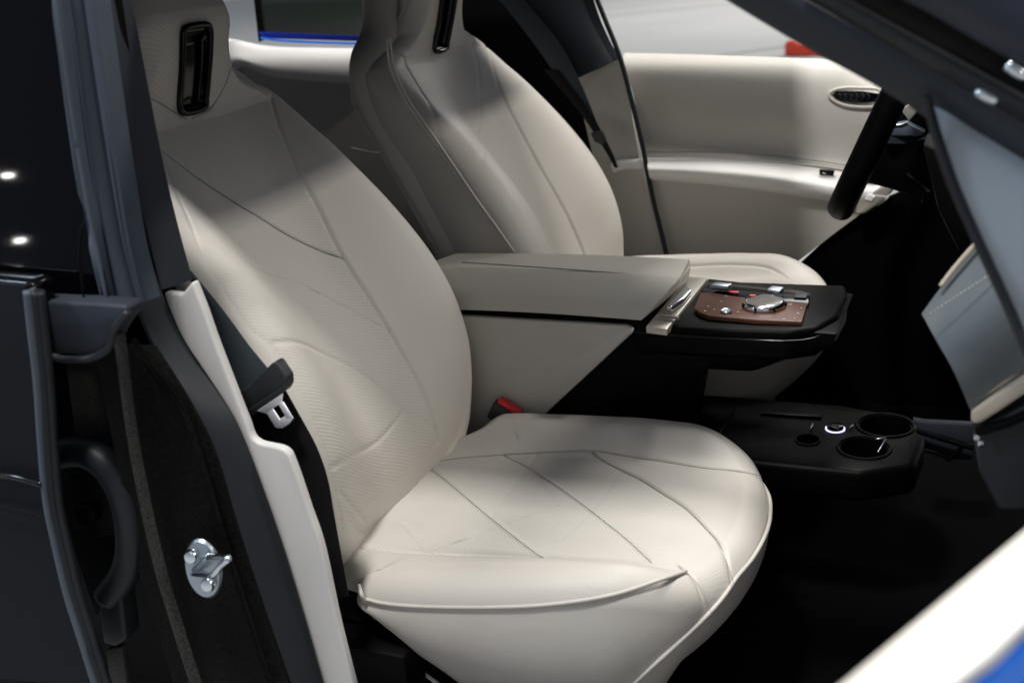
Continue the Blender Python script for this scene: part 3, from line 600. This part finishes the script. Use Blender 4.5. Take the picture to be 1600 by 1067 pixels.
tube('door_crease', [on('y', -.911, u, v) for u, v in [(-40, 783), (20, 794), (72, 808)]], .0013, 'shut', rd, n=6)
for du, w, m_, dy in ((0, .0042, 'steel', -.004), (9, .008, 'rubber_dark', .004), (19, .006, 'rubber_dark', .008)):
    tube('door_edge_seal', [on('y', -.905+dy, u+du+2, v) for u, v in rl], w, m_ if m_ != 'steel' else 'rubber', rd, n=10)
prism('edge_clip', ys(-.90, [(38, 455), (50, 450), (53, 466), (42, 474)]), (0, .006, 0), 'steel', rd, .001)
prism('edge_clip', ys(-.90, [(50, 478), (60, 474), (64, 492), (56, 500)]), (0, .006, 0), 'steel', rd, .001)
tube('aerial_wire', ys(-.842, [(133, 345), (126, 365), (124, 400), (128, 440), (131, 468)]), .0014, 'shut', rd, n=6)

# ------------------------------------------------------------------ sill, floor, roof of the car body
prism('sill', [(-.6, -.86, -.02), (1.5, -.86, -.02), (1.5, -.66, .06), (-.6, -.66, .06)], (0, 0, -.12), 'black', body, .01)
box('cabin_floor', (-1.4, -.72, -.05), (1.5, .80, .0), 'carpet', body, 0)
box('firewall', (1.35, -.70, 0), (1.45, .80, .62), 'carpet', body, 0)
box('roof_panel', (-1.6, -.615, 1.135), (.38, .66, 1.165), 'black', body, .006)
box('roof_rail', (-1.6, -.655, 1.118), (.9, -.585, 1.150), 'black', body, .008)
box('far_roof_rail', (-1.6, .60, 1.118), (.9, .67, 1.150), 'black', body, .008)
box('tunnel', (-1.2, -.1, 0), (-.13, .1, .22), 'carpet', body, .01)
box('rear_bulkhead', (-1.6, -.72, 0), (-1.5, .80, .9), 'carpet', body, 0)
# far B-pillar
strip('far_pillar_upper_trim', [on('y', .69, u, v) for u, v in [(745, -30), (820, 40), (885, 108), (905, 122)]], [on('y', .73, u, v) for u, v in [(918, -30), (936, 25), (952, 62), (968, 92)]], 'navy', body, camber=.02)
far_lower = [[on('y', .735, u, v) for u, v in r] for r in ([(880, 112), (925, 108), (966, 90)], [(905, 160), (950, 160), (984, 160)], [(930, 245), (970, 245), (1000, 240)], [(955, 330), (995, 330), (1020, 330)], [(960, 430), (1010, 430), (1048, 430)])]
for k in (0, 1, 2): far_lower[2][k] = far_lower[2][k]+np.array([0, -.012, 0])
sheet('far_pillar_lower_trim', far_lower, 'trim', body, .02)
tube('pillar_bright_spot', ys(.722, [(958, 262), (975, 257), (1002, 256)]), .013, 'white', body, n=14)  # white tube painted in as the bright spot beside the door armrest
tube('far_door_seal', ys(.722, [(925, -20), (945, 30), (968, 88), (985, 150), (1003, 225), (1008, 250), (1020, 310), (1035, 370), (1046, 420)]), .006, 'rubber_dark', body)
# near A-pillar
prism('front_pillar_core', ys(-.695, [(1190, -20), (1560, 214), (1680, 280), (1680, -20)]), (0, .01, 0), 'black', body, 0)
def band(name, A, B, yA, yB, m, camber=.0): return strip(name, ys(yA, A), ys(yB, B), m, body, camber=camber, thick=.012)
band('front_pillar_trim', [(1115, -12), (1130, -2), (1250, 70), (1365, 133), (1450, 186), (1530, 232), (1640, 300)], [(1240, -12), (1256, -2), (1350, 52), (1445, 108), (1520, 150), (1600, 196), (1640, 220)], -.71, -.75, 'navy', .012)
band('front_pillar_seal', [(1250, -12), (1360, 54), (1450, 108), (1530, 153), (1640, 216)], [(1310, -12), (1400, 38), (1480, 82), (1560, 125), (1640, 170)], -.755, -.77, 'rubber_dark', .010)
band('front_pillar_flange', [(1305, -12), (1396, 38), (1478, 82), (1556, 125), (1640, 170)], [(1400, -12), (1450, 16), (1510, 52), (1570, 86), (1640, 125)], -.775, -.80, 'black', .006)
band('front_pillar_outer', [(1385, -12), (1440, 14), (1510, 54), (1570, 88), (1640, 126)], [(1560, -60), (1600, -40), (1640, -20), (1660, 0), (1680, 20)], -.81, -.84, 'paintblue', .02)
for (a, b) in [((1526, 142), (1556, 158)), ((1572, 102), (1602, 120))]:
    tube('pillar_glint', [on('y', -.80, *a), on('y', -.80, *b)], .0048, 'chrome', body, n=10, seg=3, flat=.8)  # chrome tubes added as the highlights on the front pillar

# ------------------------------------------------------------------ far doors
fd = thing('front_door', 'cream far front door with pale armrest and dark speaker slot', 'car door', group='doors of the car')
R = [(.845, [(976, 83), (1100, 86), (1290, 93), (1330, 98), (1385, 125), (1440, 160)]), (.80, [(974, 92), (1100, 95), (1285, 102), (1330, 110), (1388, 142), (1440, 175)]),
     (.775, [(978, 112), (1100, 118), (1280, 132), (1340, 145), (1400, 170), (1445, 195)]), (.77, [(990, 150), (1100, 162), (1280, 180), (1340, 190), (1420, 210), (1460, 220)]),
     (.788, [(1000, 212), (1100, 222), (1280, 238), (1340, 248), (1420, 262), (1460, 270)]), (.775, [(1006, 246), (1110, 246), (1200, 252), (1300, 262), (1400, 280), (1440, 290)])]
sheet('door_panel', [onn('y', y, L) for y, L in R], 'trim', fd, .02, nu=8, nv=6)
tube('panel_seam', ys(.772, [(1012, 238), (1110, 238), (1200, 243), (1300, 255), (1400, 272)]), .0014, 'thread', fd, n=6)
A = [(.775, [(1005, 249), (1110, 249), (1200, 254), (1300, 266), (1380, 280)]), (.74, [(1010, 252), (1110, 253), (1200, 259), (1300, 273), (1385, 288)]), (.708, [(1012, 260), (1110, 264), (1200, 272), (1300, 287), (1390, 298)]),
     (.700, [(1013, 268), (1110, 274), (1200, 283), (1300, 298), (1388, 309)]), (.712, [(1015, 277), (1110, 284), (1200, 295), (1300, 310), (1375, 320)]), (.735, [(1018, 282), (1110, 289), (1200, 300), (1300, 315), (1365, 324)])]
sheet('door_armrest', [onn('y', y, L) for y, L in A], 'white', fd, .01, nu=8, nv=6)
Bt = [(.735, [(1016, 280), (1110, 287), (1200, 298), (1300, 313), (1362, 322)]), (.745, [(1028, 330), (1120, 338), (1200, 345), (1270, 352), (1310, 360)]), (.75, [(1046, 415), (1110, 420), (1170, 420), (1210, 420), (1232, 420)])]
sheet('lower_door_panel', [onn('y', y, L) for y, L in Bt], 'trim', fd, .02, nu=6, nv=5)
prism('lower_black_panel', ys(.765, [(1040, 440), (1220, 440), (1340, 330), (1480, 270), (1560, 300), (1560, 700), (1040, 700)]), (0, .02, 0), 'carpet', fd, 0)
tube('slot_rim', ys(.765, [(1296, 150), (1302, 142), (1318, 138), (1345, 138), (1374, 142), (1370, 165), (1335, 167), (1310, 161)]), .0036, 'trim', fd, closed=True, n=10)
sp = prism('speaker_slot', ys(.764, [(1301, 149), (1306, 143), (1345, 143), (1374, 147), (1370, 160), (1335, 161), (1308, 157)]), (0, .006, 0), 'gloss', fd, .001)
for k in range(6):
    u = 1310+k*9; tube('slot_rib', ys(.7615, [(u, 146), (u+4, 151), (u, 156)]), .0010, 'buckgrey', sp, n=6, seg=3)
for (u, v) in [(1288, 270), (1354, 282)]:
    sp = prism('window_switch', ys(.722, [(u-8, v-5), (u+16, v-3), (u+14, v+6), (u-8, v+4)]), (0, .006, 0), 'gloss', fd, .001)
    tube('switch_mark', ys(.721, [(u-3, v), (u+3, v+2)]), .0012, 'champagne', sp, n=6, seg=2)
prism('door_handle', ys(.70, [(1340, 312), (1372, 296), (1396, 282), (1404, 288), (1384, 312), (1352, 334), (1336, 336)]), (0, .02, 0), 'champagne', fd, .004, 3)
prism('door_handle_cap', ys(.696, [(1350, 312), (1358, 303), (1368, 308), (1362, 316)]), (0, .01, 0), 'white', fd, .002, 3)
rfd = thing('rear_door', 'far rear door with white beltline seen between the two backrests', 'car door', group='doors of the car')
q = [(.86, [(340, 60), (366, 62), (420, 72), (500, 75), (600, 76)]), (.82, [(350, 68), (372, 66), (420, 76), (500, 79), (600, 80)]), (.79, [(352, 85), (372, 82), (420, 90), (500, 93), (600, 95)]),
     (.775, [(352, 102), (375, 95), (420, 108), (500, 115), (600, 120)]), (.785, [(360, 115), (385, 105), (425, 120), (500, 128), (600, 135)])]
sheet('beltline', [onn('y', y, L) for y, L in q], 'white', rfd, .02, nu=6, nv=5)
prism('inner_panel', ys(.80, [(340, 100), (700, 125), (700, 420), (380, 420)]), (0, .01, 0), 'trim', rfd, 0)
tube('pocket_edge', ys(.77, [(548, 232), (575, 238), (600, 240)]), .004, 'trim', rfd)
dp = prism('dark_pane', ys(2.6, [(392, -60), (640, -60), (640, 66), (404, 60)]), (0, .06, 0), 'greenglass', None, .004)  # added pane, set outside the car so lamp light reaches the beltline
tag(dp, 'dark green glossy pane added in the hall for the dark view through the far rear window', 'pane')
tube('window_film', ys(.852, [(408, 60), (440, 64), (500, 67), (575, 69)]), .0032, 'bluefilm', rfd, n=8)
prism('film_band', ys(.856, [(404, 50), (590, 58), (590, 66), (408, 60)]), (0, .002, 0), 'bluedark', rfd, 0)
prism('quarter_pillar', ys(.87, [(392, -40), (402, -40), (414, 62), (404, 66)]), (0, .01, 0), 'black', rfd, 0)
prism('pillar_gap_shade', ys(.79, [(880, 130), (975, 135), (1048, 460), (880, 460)]), (0, .01, 0), 'black', body, 0)  # black sheet stands for the dark shadow in the gap beside the trim
prism('front_frame', ys(.86, [(600, -60), (780, -60), (900, 110), (905, 200), (560, 200), (585, 60)]), (0, .01, 0), 'black', rfd, 0)

# far belt
fb = thing('seat_belt', 'dark seat belt running down the far pillar behind the far backrest', 'seat belt', group='front seat belts')
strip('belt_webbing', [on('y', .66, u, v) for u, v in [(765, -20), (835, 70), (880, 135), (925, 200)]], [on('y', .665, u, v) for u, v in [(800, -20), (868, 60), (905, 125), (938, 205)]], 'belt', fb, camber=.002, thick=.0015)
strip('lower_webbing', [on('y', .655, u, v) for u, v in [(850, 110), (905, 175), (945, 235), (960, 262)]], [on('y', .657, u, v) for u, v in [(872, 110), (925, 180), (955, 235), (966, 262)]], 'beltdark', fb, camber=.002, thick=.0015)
prism('tongue_cover', ys(.65, [(922, 208), (940, 205), (946, 220), (942, 228), (928, 222)]), (0, .012, 0), 'sheath', fb, .003)

# ------------------------------------------------------------------ steering wheel
sw = thing('steering_wheel', 'black leather steering wheel with grey spoke in front of the far seat', 'steering wheel')
bot = on('y', .33, 1318, 318); wup = np.array([.40, 0, .917]); wup /= np.linalg.norm(wup)
cw = bot+wup*.165+np.array([0, .05, 0]); rim = []
for k in range(40):
    th = 2*math.pi*k/40; c, s = math.cos(th), math.sin(th); e = .62
    rim.append(cw+YY*.185*np.sign(c)*abs(c)**e*.98+wup*.172*np.sign(s)*abs(s)**e)
tube('rim', rim, 0.0195, 'softblack', sw, n=16, seg=3, closed=True, flat=1.2)
wn = np.cross(YY, wup); wn = wn if wn[0] > 0 else -wn
hub = lathe('hub', cw-wn*.03, wn, [(.03, .018), (.055, .022), (.060, .04), (.05, .08), (.04, .12)], 'softblack', sw, 32)
strip('spoke', ys(.30, [(1378, 202), (1380, 212), (1384, 224)]), ys(.34, [(1418, 190), (1445, 208), (1448, 222)]), 'navy', sw, camber=.01, thick=.02)
prism('spoke_face', ys(.30, [(1376, 203), (1388, 196), (1416, 192), (1446, 208), (1440, 214), (1384, 214)]), (0, .03, 0), 'rubber', sw, .003)
tube('spoke_trim', ys(.298, [(1377, 203), (1390, 197), (1408, 195), (1418, 191)]), .0016, 'steel', sw)
prism('paddle', ys(.33, [(1400, 192), (1412, 168), (1420, 163), (1436, 170), (1430, 180), (1420, 192)]), (0, .012, 0), 'champagne', sw, .003, 3)
col = prism('column_shroud', ys(.32, [(1352, 224), (1384, 216), (1450, 212), (1490, 250), (1500, 330), (1440, 320), (1400, 300), (1354, 288)]), (0, .12, 0), 'softblack', sw, .012, 3)
tube('stalk', ys(.29, [(1432, 238), (1436, 226), (1446, 222), (1456, 228)]), .008, 'softblack', sw, n=12)
tube('lower_trim', ys(.30, [(1418, 270), (1442, 292), (1452, 300)]), .003, 'buckgrey', sw)
prism('knee_trim', ys(.28, [(1410, 300), (1424, 282), (1446, 300), (1440, 318)]), (0, .02, 0), 'softblack', sw, .003)

# ------------------------------------------------------------------ dashboard
da = thing('dashboard', 'blue-grey dashboard end with taupe strip at the right edge of the cabin', 'dashboard')
# passenger-side padded face (with stitching), seen from behind the pillar
g = [ys(-.52, [(1534, 376), (1500, 415), (1468, 452), (1440, 490)]), ys(-.56, [(1562, 420), (1530, 460), (1498, 496), (1462, 530)]), ys(-.58, [(1590, 480), (1560, 520), (1528, 550), (1490, 580)]), ys(-.57, [(1625, 560), (1590, 580), (1555, 605), (1516, 640)])]
sheet('padded_face', g, 'dashgrey', da, .02, nu=6, nv=6)
for k in range(17):
    f = k/16; a = on('y', -.568, 1452+f*96, 491-f*63); b = on('y', -.568, 1452+(f+.035)*96, 491-(f+.035)*63); tube('stitch', [a, b], .0008, 'icon', da, n=5, seg=1)
tube('top_edge_trim', ys(-.53, [(1526, 380), (1495, 415), (1470, 447)]), .0028, 'taupe', da)
prism('taupe_strip', ys(-.575, [(1517, 644), (1552, 620), (1600, 590), (1640, 570), (1640, 600), (1600, 618), (1560, 645), (1530, 664), (1517, 662)]), (0, .05, 0), 'taupe', da, .005, 3)
prism('glove_box', ys(-.57, [(1518, 668), (1560, 652), (1640, 610), (1640, 800), (1560, 800), (1530, 740)]), (0, .05, 0), 'rubber_dark', da, .006, 3)
for (u, v) in [(1525, 682), (1531, 691)]: lathe('vent_chrome', on('y', -.58, u, v), (.3, -1, 0), [(.003, 0), (.003, .003), (.001, .004)], 'chrome', da, 14)
prism('glove_box_edge', ys(-.58, [(1522, 672), (1580, 655), (1640, 628), (1640, 640), (1580, 668), (1526, 684)]), (0, .01, 0), 'black', da, .002)
# end panel uncovered by the open door
g = [ys(-.735, [(1452, 152), (1475, 155), (1520, 196), (1560, 222), (1640, 272)]), ys(-.745, [(1464, 205), (1490, 215), (1530, 240), (1570, 262), (1640, 300)]), ys(-.75, [(1490, 285), (1515, 300), (1550, 318), (1590, 335), (1640, 350)]), ys(-.75, [(1535, 395), (1555, 400), (1580, 410), (1605, 420), (1640, 430)]), ys(-.745, [(1580, 500), (1592, 505), (1605, 510), (1620, 515), (1640, 520)]), ys(-.74, [(1610, 580), (1615, 585), (1622, 588), (1630, 590), (1640, 592)])]
sheet('end_panel', g, 'dashend', da, .02, nu=5, nv=6)
strip('end_seal', ys(-.752, [(1440, 150), (1455, 215), (1482, 295), (1522, 385), (1566, 480), (1600, 560)]), ys(-.752, [(1455, 150), (1474, 215), (1502, 295), (1544, 390), (1590, 490), (1625, 570)]), 'rubber_dark', da, camber=.006)
prism('dash_core', [(.92, -.50, .40), (1.34, -.50, .40), (1.34, -.50, .92), (.85, -.50, .885), (.80, -.50, .855)], (0, 1.2, 0), 'black', da, .01)
prism('steering_side_fascia', ys(.20, [(1440, 225), (1600, 280), (1600, 420), (1500, 400), (1465, 330)]), (0, .5, 0), 'black', da, .01)
# pedals and footwell bar
kb = thing('footwell_rest', 'dim grey footwell panel with black bars beyond the cup holders', 'footwell panel')
prism('grey_panel', onn('y', .20, [(1425, 656), (1440, 660), (1520, 664), (1520, 720), (1438, 716)]), (0, .02, 0), 'navy', kb, .004)
tube('bar', onn('y', .18, [(1420, 668), (1470, 684), (1520, 699)]), .006, 'black', kb)
tube('bar', onn('y', .18, [(1420, 700), (1460, 706), (1484, 720)]), .003, 'black', kb)
tube('bar', onn('y', .18, [(1484, 718), (1506, 696)]), .004, 'black', kb)

# ------------------------------------------------------------------ open front door on the near side
nd = thing('front_door', 'open near front door, only its white top and blue film showing', 'car door', group='doors of the car')
def dz(z, L):
    P = onn('z', z, L)[1:-1]; a, b = P[0], P[-1]; d = (b-a)/np.linalg.norm(b-a)
    h = (-.80-b[1])/d[1]; n = (-1.62-a[1])/d[1]      # carried on to the hinge and to the door's free end
    return [a+d*n, a+d*n*.66, a+d*n*.33]+P+[b+d*h*.33, b+d*h*.66, b+d*h]
g = [dz(.775, [(1290, 1090), (1345, 1068), (1440, 985), (1520, 915), (1600, 850), (1680, 790)]), dz(.79, [(1320, 1095), (1370, 1072), (1460, 995), (1535, 930), (1610, 870), (1690, 810)]),
     dz(.793, [(1380, 1110), (1430, 1078), (1505, 1015), (1570, 955), (1640, 895), (1710, 835)]), dz(.79, [(1420, 1120), (1475, 1086), (1545, 1030), (1600, 978), (1660, 930), (1720, 880)]), dz(.775, [(1440, 1125), (1490, 1092), (1556, 1040), (1606, 990), (1668, 940), (1730, 890)])]
sheet('door_top', g, 'white', nd, .01, nu=6, nv=5)
strip('waist_seal', dz(.772, [(1440, 1110), (1496, 1070), (1596, 985), (1696, 905)]), dz(.768, [(1470, 1110), (1520, 1070), (1610, 996), (1710, 916)]), 'rubber_dark', nd, thick=.02, axis=(0, 0, 1))
strip('protective_film', dz(.774, [(1468, 1112), (1500, 1083), (1560, 1032), (1605, 995), (1700, 917)]), dz(.774, [(1486, 1116), (1520, 1087), (1575, 1042), (1614, 1009), (1706, 932)]), 'bluefilm', nd, thick=.02, axis=(0, 0, 1))
strip('door_outer_edge', dz(.766, [(1484, 1118), (1518, 1088), (1573, 1043), (1612, 1010), (1706, 932)]), dz(.74, [(1600, 1150), (1640, 1110), (1680, 1085), (1720, 1060), (1780, 1000)]), 'paintblue', nd, thick=.02, axis=(0, 0, 1))
e = dz(.74, [(1600, 1150), (1640, 1110), (1680, 1085), (1720, 1060), (1780, 1000)]); e0, e1 = np.array(e[0]), np.array(e[-1])
sheet('door_skin', [[e0+(e1-e0)*k+np.array([.02*b, -.01*b, -.25*q]) for k in (0, .33, .66, 1)] for q, b in ((0, 0), (1, 1.5), (2, 1.2), (3, -.5))], 'paintblue', nd, .008)
i0, i1 = np.array(g[0][0]), np.array(g[0][-1])
sheet('inner_panel', [[i0+(i1-i0)*k+np.array([-.03*b, .015*b, -.22*q-.004]) for k in (0, .33, .66, 1)] for q, b in ((0, 0), (1, .6), (2, .8), (3, .3))], 'trim', nd, .008)

# ------------------------------------------------------------------ the hall
def ground():
    v = [(-60, -30, -.34), (40, -30, -.34), (40, 90, -.34), (-60, 90, -.34)]
    o = mesh('hall_floor', v, [(0, 1, 2, 3)], 'floor', None, False); o['kind'] = 'structure'; return o
ground()
for k, (a, b) in enumerate([((-3, 11), (7, 20)), ((-14, 15), (2, 26)), ((-2, 7), (-9, 20))]):
    d = np.array([b[0]-a[0], b[1]-a[1]]); d = d/np.linalg.norm(d); n = np.array([-d[1], d[0]])*.05
    o = mesh('floor_joint', [(a[0]+n[0], a[1]+n[1], -.336), (b[0]+n[0], b[1]+n[1], -.336), (b[0]-n[0], b[1]-n[1], -.336), (a[0]-n[0], a[1]-n[1], -.336)], [(0, 1, 2, 3)], 'seamfloor', None, False); o['kind'] = 'structure'
LAB = ['spotlight mirrored highest in the black rear window, at its left edge', 'spotlight mirrored as a tilted oval halfway down the black rear window', 'spotlight mirrored just above the glossy belt moulding of the rear window']
for hl_i, q in enumerate(hl):
    o = lathe('hall_spotlight', q, (0, -1, .3), [(.007, 0), (.012, .01), (.012, .08), (.008, .10)], 'lamp', None, 20)
    tag(o, LAB[hl_i],  'spotlight', 'hall spotlights mirrored in the rear window')
g0 = on('z', -.33, 1268, 84)
rb = thing('red_bag', 'small blurred red bundle on the hall floor beyond the far door', 'bag')
pts = [(math.cos(a)*(.30+.06*math.sin(3*a)), math.sin(a)*.16) for a in np.linspace(0, 2*math.pi, 10, endpoint=False)]
V, F, uv, caps = pillow((g0, np.array([1., 0, 0]), YY, np.array([0, 0, 1.])), pts, (0, 0), lambda x, y: .16-.5*x*x+.03*np.sin(x*20), .06, 0., [], 60, 12, 6)
fastmesh('bundle', V, F, uv, 'orange', rb)
